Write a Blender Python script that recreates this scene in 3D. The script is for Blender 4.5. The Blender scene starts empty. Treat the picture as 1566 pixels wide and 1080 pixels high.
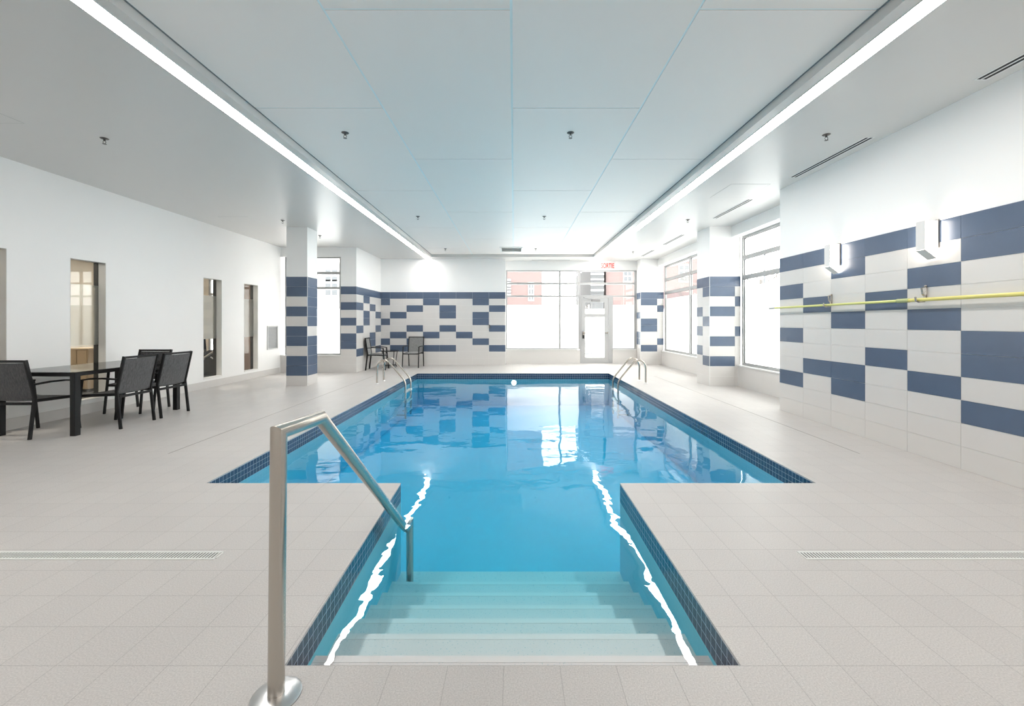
import bpy, math, random
from mathutils import Vector, Matrix

random.seed(7)
S = bpy.context.scene
COL = S.collection

# ------------------------------------------------------------------ camera
F_PX, W_PX = 650.0, 1566.0
cam_d = bpy.data.cameras.new('camera')
cam_d.sensor_width = 36.0
cam_d.lens = F_PX / W_PX * 36.0
cam_d.shift_x = -3.0 / W_PX
cam_d.shift_y = -46.0 / W_PX
cam_d.clip_start = 0.05
cam_d.clip_end = 400
cam = bpy.data.objects.new('camera', cam_d)
cam.location = (0, 0, 1.4)
cam.rotation_euler = (math.radians(90), 0, 0)
COL.objects.link(cam)
S.camera = cam

# ------------------------------------------------------------------ sky and exposure
world = bpy.data.worlds.new('overcast_sky')
S.world = world
world.use_nodes = True
bg = world.node_tree.nodes['Background']
bg.inputs['Color'].default_value = (1.0, 0.975, 0.95, 1)
bg.inputs['Strength'].default_value = 5.6
S.view_settings.view_transform = 'Standard'
S.view_settings.look = 'None'
S.view_settings.gamma = 1.0
S.view_settings.use_curve_mapping = False
S.view_settings.exposure = 0.42
S.cycles.use_denoising = True
S.cycles.use_light_tree = False
S.cycles.max_bounces = 14
S.cycles.diffuse_bounces = 7
S.cycles.glossy_bounces = 5
S.cycles.transmission_bounces = 8
S.cycles.transparent_max_bounces = 16
S.cycles.caustics_reflective = False
S.cycles.caustics_refractive = True
S.cycles.sample_clamp_indirect = 0.0
STRIP_L = 21.0          # radiance of the two ceiling light lines
SCONCE_L = 12.0
GYM_L = 26.0
POOL_L = 45.0

# ------------------------------------------------------------------ helpers
def V(*a): return Vector(a)

class MB:
    def __init__(s):
        s.v = []; s.f = []; s.m = []; s.sm = []
    def face(s, pts, m=0, smooth=False):
        i = len(s.v); s.v += [tuple(p) for p in pts]
        s.f.append(tuple(range(i, i + len(pts)))); s.m.append(m); s.sm.append(smooth)
    def _add(s, vs, fs, m, smooth=False):
        i = len(s.v); s.v += [tuple(p) for p in vs]
        for f in fs:
            s.f.append(tuple(i + k for k in f)); s.m.append(m); s.sm.append(smooth)
    def box(s, x0, x1, y0, y1, z0, z1, m=0):
        if x0 > x1: x0, x1 = x1, x0
        if y0 > y1: y0, y1 = y1, y0
        if z0 > z1: z0, z1 = z1, z0
        vs = [(x0,y0,z0),(x1,y0,z0),(x1,y1,z0),(x0,y1,z0),(x0,y0,z1),(x1,y0,z1),(x1,y1,z1),(x0,y1,z1)]
        s._add(vs, [(3,2,1,0),(4,5,6,7),(0,1,5,4),(1,2,6,5),(2,3,7,6),(3,0,4,7)], m)
        return s
    def prism(s, poly, a0, a1, m=0, axis='z'):
        """extrude a counter-clockwise polygon; axis names the extruded direction"""
        def mk(p, a):
            if axis == 'z': return (p[0], p[1], a)
            if axis == 'x': return (a, p[0], p[1])
            return (p[0], a, p[1])
        n = len(poly)
        vs = [mk(p, a0) for p in poly] + [mk(p, a1) for p in poly]
        fs = [tuple(range(n - 1, -1, -1)), tuple(range(n, 2 * n))]
        fs += [(i, (i + 1) % n, n + (i + 1) % n, n + i) for i in range(n)]
        if axis == 'y': fs = [tuple(reversed(f)) for f in fs]
        s._add(vs, fs, m)
        return s
    def sweep(s, path, prof, m=0, smooth=True, up=None):
        """sweep a closed profile [(a,b)..] along a polyline with mitred corners"""
        P = [Vector(p) for p in path]
        T = [(P[i + 1] - P[i]).normalized() for i in range(len(P) - 1)]
        u = Vector(up) if up else (V(1, 0, 0) if abs(T[0].x) < .9 else V(0, 1, 0))
        u = (u - T[0] * u.dot(T[0])).normalized(); w = T[0].cross(u)
        rings = []
        offs = [u * a + w * b for a, b in prof]
        rings.append([P[0] + o for o in offs])
        for i in range(1, len(P) - 1):
            t1, t2 = T[i - 1], T[i]
            b = (t1 + t2).normalized()
            rings.append([P[i] + o - t1 * (o.dot(b) / t1.dot(b)) for o in offs])
            q = t1.rotation_difference(t2)
            offs = [q @ o for o in offs]
        rings.append([P[-1] + o for o in offs])
        n = len(prof); vs = [p for r in rings for p in r]; fs = []
        for i in range(len(rings) - 1):
            for k in range(n):
                a = i * n + k; b2 = i * n + (k + 1) % n
                fs.append((a, b2, b2 + n, a + n))
        s._add(vs, fs, m, smooth)
        s._add(rings[0], [tuple(range(n - 1, -1, -1))], m)
        s._add(rings[-1], [tuple(range(n))], m)
        return s
    def tube(s, path, r, m=0, seg=16):
        return s.sweep(path, [(r * math.cos(2 * math.pi * k / seg), r * math.sin(2 * math.pi * k / seg)) for k in range(seg)], m)
    def bar(s, path, w, h, m=0, up=(1, 0, 0)):
        c = min(w, h) * .22
        a, b = w / 2, h / 2
        pr = [(a, -b + c), (a, b - c), (a - c, b), (-a + c, b), (-a, b - c), (-a, -b + c), (-a + c, -b), (a - c, -b)]
        return s.sweep(path, pr, m, False, up)
    def lathe(s, prof, c=(0, 0, 0), m=0, seg=32, smooth=True):
        cx, cy, cz = c
        vs = []; fs = []
        for r, z in prof:
            for k in range(seg):
                a = 2 * math.pi * k / seg
                vs.append((cx + r * math.cos(a), cy + r * math.sin(a), cz + z))
        for i in range(len(prof) - 1):
            for k in range(seg):
                a = i * seg + k; b = i * seg + (k + 1) % seg
                fs.append((a, b, b + seg, a + seg))
        s._add(vs, fs, m, smooth)
        n = len(prof)
        s._add(vs[:seg], [tuple(range(seg - 1, -1, -1))], m)
        s._add(vs[(n - 1) * seg:], [tuple(range(seg))], m)
        return s
    def build(s, name, mats, parent=None, loc=None):
        me = bpy.data.meshes.new(name)
        off = Vector(loc) if loc is not None else (parent.location.copy() if (parent is not None and parent.get('_w')) else V(0, 0, 0))
        me.from_pydata([tuple(Vector(p) - off) for p in s.v], [], s.f)
        if not isinstance(mats, (list, tuple)): mats = [mats]
        for mt in mats: me.materials.append(mt)
        me.polygons.foreach_set('material_index', s.m)
        me.polygons.foreach_set('use_smooth', s.sm)
        me.update()
        if any(s.sm): me.set_sharp_from_angle(angle=math.radians(40))
        o = bpy.data.objects.new(name, me)
        COL.objects.link(o)
        if parent is not None: o.parent = parent
        elif loc is not None: o.location = loc
        return o

def tag(o, label=None, cat=None, group=None, kind=None):
    if label: o['label'] = label
    if cat: o['category'] = cat
    if group: o['group'] = group
    if kind: o['kind'] = kind
    return o

def thing(name, loc, label, cat, group=None, rz=0, local=False, kind=None):
    o = bpy.data.objects.new(name, None)
    o.empty_display_size = .1
    COL.objects.link(o)
    o.location = loc; o.rotation_euler = (0, 0, rz)
    if not local: o['_w'] = 1
    return tag(o, label, cat, group, kind)

def copy_tree(o, parent=None):
    c = o.copy(); COL.objects.link(c); c.parent = parent
    for ch in list(o.children): copy_tree(ch, c)
    return c

def struct(mb, name, mats, parent=None):
    o = mb.build(name, mats, parent)
    if parent is None: o['kind'] = 'structure'
    return o

# ------------------------------------------------------------------ materials
def mat(name):
    m = bpy.data.materials.new(name); m.use_nodes = True
    nt = m.node_tree; b = nt.nodes['Principled BSDF']
    return m, nt, b

def N(nt, t, **kw):
    n = nt.nodes.new(t)
    for k, v in kw.items():
        if k in n.inputs: n.inputs[k].default_value = v
        else: setattr(n, k, v)
    return n

def coords(nt, swz=None, offset=(0, 0, 0), world_space=True):
    """position in metres (object space; setting objects sit at the world origin)"""
    tc = N(nt, 'ShaderNodeTexCoord')
    out = tc.outputs['Object']
    if swz:
        sp = N(nt, 'ShaderNodeSeparateXYZ'); nt.links.new(out, sp.inputs[0])
        cb = N(nt, 'ShaderNodeCombineXYZ')
        for i, ax in enumerate(swz):
            if ax in 'XYZ': nt.links.new(sp.outputs[ax], cb.inputs[i])
        out = cb.outputs[0]
    mp = N(nt, 'ShaderNodeVectorMath', operation='ADD'); mp.inputs[1].default_value = offset
    nt.links.new(out, mp.inputs[0])
    return mp.outputs[0]

def simple(name, col, rough=.5, metal=0, spec=.5, noise=0.0, nscale=60, bump=0, coat=0):
    m, nt, b = mat(name)
    b.inputs['Base Color'].default_value = (*col, 1)
    b.inputs['Roughness'].default_value = rough
    b.inputs['Metallic'].default_value = metal
    b.inputs['Specular IOR Level'].default_value = spec
    b.inputs['Coat Weight'].default_value = coat
    if noise or bump:
        c = coords(nt)
        n = N(nt, 'ShaderNodeTexNoise', Scale=nscale, Detail=3.0)
        nt.links.new(c, n.inputs['Vector'])
        if noise:
            mr = N(nt, 'ShaderNodeMapRange'); mr.inputs[3].default_value = 1 - noise; mr.inputs[4].default_value = 1 + noise
            nt.links.new(n.outputs['Fac'], mr.inputs[0])
            mx = N(nt, 'ShaderNodeVectorMath', operation='SCALE'); mx.inputs[0].default_value = col
            nt.links.new(mr.outputs[0], mx.inputs['Scale']); nt.links.new(mx.outputs[0], b.inputs['Base Color'])
        if bump:
            bp = N(nt, 'ShaderNodeBump', Strength=.4, Distance=bump)
            nt.links.new(n.outputs['Fac'], bp.inputs['Height']); nt.links.new(bp.outputs[0], b.inputs['Normal'])
    return m

def emit(name, col, strength, back=None):
    m, nt, b = mat(name)
    b.inputs['Base Color'].default_value = (.8, .8, .8, 1)
    b.inputs['Emission Color'].default_value = (*col, 1)
    b.inputs['Emission Strength'].default_value = strength
    return m

M = {}
M['paint'] = simple('white_wall_paint', (.91, .905, .895), .55, noise=.01, nscale=3, bump=.0004)
M['soffit'] = simple('satin_ceiling_paint', (.68, .665, .645), .33, spec=.45, noise=.01, nscale=2)
M['panel'] = simple('ceiling_panel_paint', (.91, .865, .83), .5, noise=.01, nscale=2)
M['joint'] = simple('panel_joint_strip', (.80, .93, .96), .5)
M['shadow_gap'] = simple('gap_shade_grey', (.22, .24, .25), .5)
M['tile_w'] = simple('white_wall_tile', (.67, .65, .63), .28, spec=.5, noise=.015, nscale=4)
M['tile_b'] = simple('slate_blue_wall_tile', (.085, .122, .192), .27, spec=.55, noise=.06, nscale=6)
M['grout'] = simple('pale_grout', (.66, .66, .65), .7)
M['alu'] = simple('brushed_aluminium_frame', (.44, .44, .44), .4, metal=.3)
M['steel'] = simple('brushed_stainless_steel', (.54, .50, .45), .27, metal=1.0)
M['chrome'] = simple('polished_steel_plate', (.62, .62, .62), .3, metal=1.0)
M['black'] = simple('black_powder_coat', (.010, .010, .011), .5, spec=.3)
M['darkgap'] = simple('dark_slot', (.02, .02, .02), .7)
M['white_p'] = simple('white_enamel', (.82, .82, .81), .35)
M['sprk'] = simple('sprinkler_brass', (.16, .15, .14), .35, metal=.6)
M['plaster'] = simple('pool_plaster', (.20, .60, .72), .6, noise=.03, nscale=5)
M['glasstop'] = None

def deck_material():
    m, nt, b = mat('porcelain_deck_tile')
    c = coords(nt, 'XY', (-.187 + .2288 * 40, -1.735 + .2227 * 20, 0))
    br = N(nt, 'ShaderNodeTexBrick', offset=0.0, squash=1.0)
    br.inputs['Scale'].default_value = 1
    br.inputs['Brick Width'].default_value = .2288
    br.inputs['Row Height'].default_value = .2227
    br.inputs['Mortar Size'].default_value = .0022
    br.inputs['Mortar Smooth'].default_value = .3
    br.inputs['Color1'].default_value = (.555, .530, .510, 1)
    br.inputs['Color2'].default_value = (.535, .510, .492, 1)
    br.inputs['Mortar'].default_value = (.43, .41, .395, 1)
    nt.links.new(c, br.inputs['Vector'])
    n1 = N(nt, 'ShaderNodeTexNoise', Scale=170.0, Detail=2.0); nt.links.new(c, n1.inputs['Vector'])
    n2 = N(nt, 'ShaderNodeTexNoise', Scale=1.3, Detail=3.0); nt.links.new(c, n2.inputs['Vector'])
    r1 = N(nt, 'ShaderNodeMapRange'); r1.inputs[1].default_value = .3; r1.inputs[2].default_value = .7
    r1.inputs[3].default_value = .86; r1.inputs[4].default_value = 1.13
    nt.links.new(n1.outputs['Fac'], r1.inputs[0])
    r2 = N(nt, 'ShaderNodeMapRange'); r2.inputs[3].default_value = .96; r2.inputs[4].default_value = 1.04
    nt.links.new(n2.outputs['Fac'], r2.inputs[0])
    mu = N(nt, 'ShaderNodeMath', operation='MULTIPLY'); nt.links.new(r1.outputs[0], mu.inputs[0]); nt.links.new(r2.outputs[0], mu.inputs[1])
    sc = N(nt, 'ShaderNodeVectorMath', operation='SCALE'); nt.links.new(br.outputs['Color'], sc.inputs[0]); nt.links.new(mu.outputs[0], sc.inputs['Scale'])
    nt.links.new(sc.outputs[0], b.inputs['Base Color'])
    b.inputs['Roughness'].default_value = .42
    b.inputs['Specular IOR Level'].default_value = .4
    bp = N(nt, 'ShaderNodeBump', Strength=.35, Distance=.0015)
    inv = N(nt, 'ShaderNodeMath', operation='SUBTRACT'); nt.links.new(n1.outputs['Fac'], inv.inputs[0]); nt.links.new(br.outputs['Fac'], inv.inputs[1])
    nt.links.new(inv.outputs[0], bp.inputs['Height']); nt.links.new(bp.outputs[0], b.inputs['Normal'])
    return m
M['deck'] = deck_material()

def mosaic_material(name, swz, off):
    m, nt, b = mat(name)
    c = coords(nt, swz, off)
    br = N(nt, 'ShaderNodeTexBrick', offset=0.0, squash=1.0)
    br.inputs['Scale'].default_value = 1
    br.inputs['Brick Width'].default_value = .0508
    br.inputs['Row Height'].default_value = .0508
    br.inputs['Mortar Size'].default_value = .0016
    br.inputs['Mortar Smooth'].default_value = .1
    br.inputs['Color1'].default_value = (.020, .045, .095, 1)
    br.inputs['Color2'].default_value = (.030, .060, .120, 1)
    br.inputs['Mortar'].default_value = (.50, .54, .58, 1)
    nt.links.new(c, br.inputs['Vector']); nt.links.new(br.outputs['Color'], b.inputs['Base Color'])
    b.inputs['Roughness'].default_value = .16
    b.inputs['Specular IOR Level'].default_value = .7
    return m
M['mos_x'] = mosaic_material('navy_mosaic_across', 'XZ', (10.16, .012 + .0508 * 20, 0))
M['mos_y'] = mosaic_material('navy_mosaic_along', 'YZ', (.03 + 10.16, .012 + .0508 * 20, 0))

def step_material():
    m, nt, b = mat('speckled_step_plaster')
    c = coords(nt)
    vo = N(nt, 'ShaderNodeTexNoise', Scale=110.0, Detail=1.0)
    nt.links.new(c, vo.inputs['Vector'])
    cr = N(nt, 'ShaderNodeValToRGB')
    cr.color_ramp.elements[0].position = .27; cr.color_ramp.elements[0].color = (.55, .58, .60, 1)
    cr.color_ramp.elements[1].position = .35; cr.color_ramp.elements[1].color = (.80, .72, .70, 1)
    nt.links.new(vo.outputs['Fac'], cr.inputs[0])
    nt.links.new(cr.outputs[0], b.inputs['Base Color'])
    b.inputs['Roughness'].default_value = .6
    return m
M['step'] = step_material()
M['nosing'] = simple('pale_step_nosing', (.84, .77, .75), .6)

def water_material():
    m, nt, b = mat('pool_water')
    nt.nodes.remove(b)
    out = nt.nodes['Material Output']
    g = N(nt, 'ShaderNodeBsdfGlossy', Roughness=0.0)
    tr = N(nt, 'ShaderNodeBsdfTransparent')
    fr = N(nt, 'ShaderNodeFresnel', IOR=1.40)
    geo = N(nt, 'ShaderNodeNewGeometry')
    io = N(nt, 'ShaderNodeMapRange'); io.inputs[3].default_value = 1.40; io.inputs[4].default_value = 1 / 1.40
    nt.links.new(geo.outputs['Backfacing'], io.inputs[0]); nt.links.new(io.outputs[0], fr.inputs['IOR'])
    mx = N(nt, 'ShaderNodeMixShader')
    nt.links.new(fr.outputs[0], mx.inputs[0]); nt.links.new(tr.outputs[0], mx.inputs[1]); nt.links.new(g.outputs[0], mx.inputs[2])
    nt.links.new(mx.outputs[0], out.inputs['Surface'])
    ab = N(nt, 'ShaderNodeVolumeAbsorption', Density=1.0)
    ab.inputs['Color'].default_value = (0.20, .85, .955, 1)
    nt.links.new(ab.outputs[0], out.inputs['Volume'])
    c = coords(nt)
    st = N(nt, 'ShaderNodeVectorMath', operation='MULTIPLY'); st.inputs[1].default_value = (1.0, 1.35, 1)
    nt.links.new(c, st.inputs[0])
    n1 = N(nt, 'ShaderNodeTexNoise', Scale=1.3, Detail=1.0, Roughness=.4); nt.links.new(st.outputs[0], n1.inputs['Vector'])
    n2 = N(nt, 'ShaderNodeTexNoise', Scale=5.5, Detail=1.0, Distortion=.6); nt.links.new(st.outputs[0], n2.inputs['Vector'])
    ma = N(nt, 'ShaderNodeMath', operation='MULTIPLY_ADD'); ma.inputs[1].default_value = .10
    nt.links.new(n2.outputs['Fac'], ma.inputs[0]); nt.links.new(n1.outputs['Fac'], ma.inputs[2])
    bp = N(nt, 'ShaderNodeBump', Strength=1.0, Distance=.009)
    nt.links.new(ma.outputs[0], bp.inputs['Height']); nt.links.new(bp.outputs[0], g.inputs['Normal']); nt.links.new(bp.outputs[0], fr.inputs['Normal'])
    return m
M['water'] = water_material()

def pane_material(name, tint=(1, 1, 1), ior=1.45):
    m, nt, b = mat(name); nt.nodes.remove(b)
    out = nt.nodes['Material Output']
    tr = N(nt, 'ShaderNodeBsdfTransparent'); tr.inputs[0].default_value = (*tint, 1)
    gl = N(nt, 'ShaderNodeBsdfGlossy', Roughness=0.0)
    fr = N(nt, 'ShaderNodeFresnel', IOR=ior)
    geo = N(nt, 'ShaderNodeNewGeometry')          # same reflectance from both faces of the pane
    io = N(nt, 'ShaderNodeMapRange'); io.inputs[3].default_value = ior; io.inputs[4].default_value = 1 / ior
    nt.links.new(geo.outputs['Backfacing'], io.inputs[0]); nt.links.new(io.outputs[0], fr.inputs['IOR'])
    mx = N(nt, 'ShaderNodeMixShader')
    nt.links.new(fr.outputs[0], mx.inputs[0]); nt.links.new(tr.outputs[0], mx.inputs[1]); nt.links.new(gl.outputs[0], mx.inputs[2])
    nt.links.new(mx.outputs[0], out.inputs['Surface'])
    return m
M['pane'] = pane_material('clear_glass', (.97, .985, .98))
M['tabletop'] = pane_material('smoked_glass_tabletop', (.45, .46, .46), 1.6)

def film_material():
    m, nt, b = mat('frosted_film'); nt.nodes.remove(b)
    out = nt.nodes['Material Output']
    rf = N(nt, 'ShaderNodeBsdfRefraction', IOR=1.3, Roughness=.6); rf.inputs[0].default_value = (.97, .98, .975, 1)
    df = N(nt, 'ShaderNodeBsdfDiffuse'); df.inputs[0].default_value = (.85, .86, .86, 1)
    tl = N(nt, 'ShaderNodeBsdfTranslucent'); tl.inputs[0].default_value = (.95, .96, .95, 1)
    m1 = N(nt, 'ShaderNodeMixShader'); m1.inputs[0].default_value = .5
    nt.links.new(df.outputs[0], m1.inputs[1]); nt.links.new(tl.outputs[0], m1.inputs[2])
    m2 = N(nt, 'ShaderNodeMixShader'); m2.inputs[0].default_value = .12
    nt.links.new(rf.outputs[0], m2.inputs[1]); nt.links.new(m1.outputs[0], m2.inputs[2])
    nt.links.new(m2.outputs[0], out.inputs['Surface'])
    return m
M['film'] = film_material()

def sling_material(name, dark, light):
    m, nt, b = mat(name)
    c = coords(nt)
    w = N(nt, 'ShaderNodeTexNoise', Scale=260.0, Detail=2.0); nt.links.new(c, w.inputs['Vector'])
    st = N(nt, 'ShaderNodeVectorMath', operation='MULTIPLY'); st.inputs[1].default_value = (90, 90, 8)
    nt.links.new(c, st.inputs[0])
    w2 = N(nt, 'ShaderNodeTexNoise', Scale=1.0, Detail=2.0); nt.links.new(st.outputs[0], w2.inputs['Vector'])
    ad = N(nt, 'ShaderNodeMath', operation='ADD'); nt.links.new(w.outputs['Fac'], ad.inputs[0]); nt.links.new(w2.outputs['Fac'], ad.inputs[1])
    cr = N(nt, 'ShaderNodeValToRGB')
    cr.color_ramp.elements[0].position = .35; cr.color_ramp.elements[0].color = (*dark, 1)
    cr.color_ramp.elements[1].position = .65; cr.color_ramp.elements[1].color = (*light, 1)
    hf = N(nt, 'ShaderNodeMath', operation='MULTIPLY'); hf.inputs[1].default_value = .5
    nt.links.new(ad.outputs[0], hf.inputs[0]); nt.links.new(hf.outputs[0], cr.inputs[0])
    nt.links.new(cr.outputs[0], b.inputs['Base Color'])
    b.inputs['Roughness'].default_value = .65
    b.inputs['Sheen Weight'].default_value = .25
    return m
M['sling'] = sling_material('charcoal_sling_mesh', (.012, .012, .013), (.10, .10, .105))
M['sling_g'] = sling_material('grey_sling_mesh', (.17, .17, .17), (.32, .32, .31))

# ------------------------------------------------------------------ dimensions (metres)
XL, XR = -6.60, 4.28             # painted left wall, tiled right wall
ZC, ZT = 3.54, 3.62              # soffit and raised panel ceiling
ROW, TW, ZTOP = .2209, .555, 2.43
PXL, PXR, PY0, PY1 = -2.69, 2.64, 3.714, 11.82     # pool
BY0 = 1.737                      # front edge of the step bay
BL0, BL1, BR = -.938, -.988, .927
ZW = -.155                       # water surface
YB, YW = 14.20, 14.70            # tiled back wall, glazed back wall
YA = 12.0                        # alcove window wall

def tiles(mb, o, u, n, cols, blue, rows=11, zt=ZTOP, mi=(0, 1), proud=.005, zmin=0.0):
    """rectangular tiles fixed to a wall: o = corner (x,y), u = run direction, n = outward normal"""
    g = .0013
    for ci, (a, b) in enumerate(cols):
        for r in range(rows):
            z1 = zt - r * ROW - g; z0 = zt - (r + 1) * ROW + g
            z0 = max(z0, zmin + .001)
            if z0 >= z1: continue
            p0 = (o[0] + u[0] * (a + g), o[1] + u[1] * (a + g)); p1 = (o[0] + u[0] * (b - g), o[1] + u[1] * (b - g))
            q0 = (p0[0] + n[0] * proud, p0[1] + n[1] * proud); q1 = (p1[0] + n[0] * proud, p1[1] + n[1] * proud)
            mb.box(min(p0[0], q0[0], p1[0], q1[0]), max(p0[0], q0[0], p1[0], q1[0]),
                   min(p0[1], q0[1], p1[1], q1[1]), max(p0[1], q0[1], p1[1], q1[1]), z0, z1,
                   mi[1] if (ci, r) in blue else mi[0])

def cells(d):
    return {(c, r) for c, rs in d.items() for r in rs}

TM = [M['tile_w'], M['tile_b'], M['grout'], M['paint']]

# ------------------------------------------------------------------ floor
mb = MB()
ZF = -.012
X0, X1, Y0, Y1 = -6.75, 5.35, -2.6, 15.0
mb.box(X0, PXL, Y0, Y1, ZF, 0)
mb.box(PXR, X1, Y0, Y1, ZF, 0)
mb.box(PXL, PXR, PY1, Y1, ZF, 0)
mb.box(PXL, PXR, Y0, BY0, ZF, 0)
mb.prism([(PXL, BY0), (BL0, BY0), (BL1, PY0), (PXL, PY0)], ZF, 0)
mb.prism([(BR, BY0), (PXR, BY0), (PXR, PY0), (BR, PY0)], ZF, 0)
struct(mb, 'floor', M['deck'])

# expansion joints in the deck
for i, x in enumerate((-3.70, 3.70)):
    mb = MB(); mb.box(x - .006, x + .006, 4.55, 11.2, -.004, .0012)
    struct(mb, 'trim_%d' % (i + 1), simple('joint_sealant', (.30, .28, .26), .6))

# ------------------------------------------------------------------ walls
# left painted wall with four narrow window openings
WIN_Y = [(4.965, 5.53), (6.32, 6.875), (9.03, 9.60), (10.39, 10.955)]
WZ0, WZ1 = .20, 2.37
mb = MB()
ys = [-2.6]
for a, b in WIN_Y: ys += [a, b]
ys += [YA + .18]
for i in range(0, len(ys), 2):
    mb.box(XL, XL - .19, ys[i], ys[i + 1], 0, ZC + .1)
for a, b in WIN_Y:
    mb.box(XL, XL - .19, a, b, 0, WZ0); mb.box(XL, XL - .19, a, b, WZ1, ZC + .1)
struct(mb, 'wall_left', M['paint'])
mb = MB(); mb.box(XL, XL + .012, -2.6, YA - .05, 0, .15)
struct(mb, 'baseboard_left', M['tile_w'])

# wall behind the camera
mb = MB(); mb.box(-6.8, 5.4, -2.8, -2.6, -.05, ZC + .1)
struct(mb, 'wall_front', M['paint'])

# right tiled wall
mb = MB()
mb.box(XR, 5.35, -2.6, 6.84, 0, ZC + .1, 3)
cols = [(i * TW, (i + 1) * TW) for i in range(17)]
bl = {0: (0, 2, 5, 8), 1: (0, 3, 7), 2: (0, 1, 4, 7, 8), 3: (0, 3, 6), 4: (0, 2, 4, 7), 5: (0, 1, 5, 6, 8),
      6: (0, 3, 7), 7: (0, 2, 5), 8: (0, 1, 4, 8), 9: (0, 3, 6), 10: (0, 2, 7), 11: (0, 5, 8), 12: (0, 1, 4), 13: (0, 3, 7), 14: (0, 2, 6), 15: (0, 5), 16: (0, 4, 8)}
tiles(mb, (XR, 6.84), (0, -1), (-1, 0), cols, cells(bl))
struct(mb, 'wall_right', TM)

# back tiled wall
mb = MB()
XB0, XB1 = -4.445, -.284
mb.box(-4.9, XB1, YB, YW + .2, 0, ZC + .1, 3)
c0 = .055 * 0 + .305
cols = [(0, XB1 - XB0 - 7 * .5508)] + [(XB1 - XB0 - (7 - i) * .5508, XB1 - XB0 - (6 - i) * .5508) for i in range(7)]
bl = {0: (0, 1, 4, 7), 1: (0, 3, 6, 8), 2: (0, 2, 5, 7, 8), 3: (0, 1, 6, 8), 4: (0, 2, 3, 5, 8), 5: (0, 6), 6: (0, 1, 3, 4, 7), 7: (0, 2, 5, 8)}
tiles(mb, (XB0, YB), (1, 0), (0, -1), cols, cells(bl))
struct(mb, 'wall_back', TM)

# alcove pier: front face and the long tiled side that faces the pool
mb = MB()
mb.box(-4.89, -4.45, YA, YB, 0, ZC + .1, 3)
tiles(mb, (-4.89, YA), (1, 0), (0, -1), [(0, .44)], cells({0: (0, 2, 4, 6, 7)}))
tiles(mb, (-4.45, YA), (0, 1), (1, 0), [(i * .55, (i + 1) * .55) for i in range(4)],
      cells({0: (0, 2, 5, 8), 1: (0, 1, 3, 4), 2: (0, 2, 6, 7), 3: (0, 3, 5, 8)}))
struct(mb, 'wall_alcove', TM)

# alcove window wall: low wall, lintel
mb = MB()
mb.box(XL, -4.89, YA, YA + .2, 0, .47, 0)
mb.box(XL, -4.89, YA, YA + .2, 3.27, ZC + .1, 1)
struct(mb, 'wall_alcove_window', [M['tile_w'], M['paint']])

# right window wall: low tiled wall, lintel beam, lower return behind the tiled wall
mb = MB()
mb.box(4.95, 5.3, 6.84, 9.41, 0, .45, 0)
mb.box(4.95, 5.3, 10.06, 14.25, 0, .45, 0)
for a, b in ((6.84, 9.41), (10.06, 14.25)):
    mb.box(4.82, 5.35, a, b, 3.30, ZC + .1, 1)
struct(mb, 'wall_right_window', [M['tile_w'], M['paint']])
# window sills (white ledges)
mb = MB()
mb.box(4.93, 5.06, 6.85, 9.40, .45, .475); mb.box(4.93, 5.06, 10.07, 14.24, .45, .475)
struct(mb, 'trim_3', M['white_p'])
mb = MB(); mb.box(XL + .01, -4.90, YA - .02, YA + .08, .47, .495)
struct(mb, 'trim_4', M['white_p'])

# glazed back wall: low walls, lintel
mb = MB()
mb.box(XB1, 2.285, YW, YW + .2, 0, .47, 0)
mb.box(3.41, 4.25, YW, YW + .2, 0, .47, 0)
mb.box(XB1, 4.25, YW, YW + .2, 3.22, ZC + .1, 1)
struct(mb, 'wall_back_window', [M['tile_w'], M['paint']])
mb = MB()
mb.box(XB1 + .005, 2.2, YW - .03, YW + .04, .47, .492); mb.box(3.41, 4.24, YW - .03, YW + .04, .47, .492)
struct(mb, 'trim_5', M['white_p'])

# ------------------------------------------------------------------ columns
def tiled_column(x0, x1, y0, y1, front, side, side_sign, back, label, fcols=None, scols=None):
    t = thing('tiled_column', ((x0 + x1) / 2, (y0 + y1) / 2, 0), label, 'column')
    mb = MB(); mb.box(x0, x1, y0, y1, 0, ZC, 0)
    mb.build('column_shaft', [M['paint']], t)
    mb = MB()
    w, d = x1 - x0, y1 - y0
    fcols = fcols or [(0, w)]; scols = scols or [(0, d)]
    tiles(mb, (x0, y0), (1, 0), (0, -1), fcols, cells(front))
    if side_sign > 0:
        tiles(mb, (x1, y0), (0, 1), (1, 0), scols, cells(side)); tiles(mb, (x0, y0), (0, 1), (-1, 0), scols, cells(back))
    else:
        tiles(mb, (x0, y0), (0, 1), (-1, 0), scols, cells(side))
    tiles(mb, (x0, y1), (1, 0), (0, 1), fcols, cells(back))
    mb.build('tile_cladding', [M['tile_w'], M['tile_b']], t)
    mb = MB()
    e = .006
    xs = x1 if side_sign > 0 else x0
    mb.box(xs - .001 if side_sign > 0 else xs - e, xs + e if side_sign > 0 else xs + .001, y0 - e, y0 + .001, 0, ZTOP)
    mb.build('corner_trim', M['white_p'], t)
    return t
tiled_column(-5.075, -4.609, 9.48, 9.95, {0: (0, 1, 3, 5, 6, 8, 9)}, {0: (0, 1, 2, 3, 4, 6, 7, 8, 9)}, 1, {0: (0, 2, 3, 5, 7, 9)},
             'square freestanding column banded in blue and white tile, between left deck and alcove window')
tiled_column(4.334, 5.02, 9.41, 10.06, {0: (0, 1, 3, 6, 8), 1: (0, 2, 5)}, {0: (0, 1, 4, 8), 1: (0, 3, 5, 7)}, -1, {0: (0, 2, 4)},
             'wide tiled column standing between the two right hand windows', [(0, .556), (.556, .686)], [(0, .34), (.34, .65)])
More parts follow.
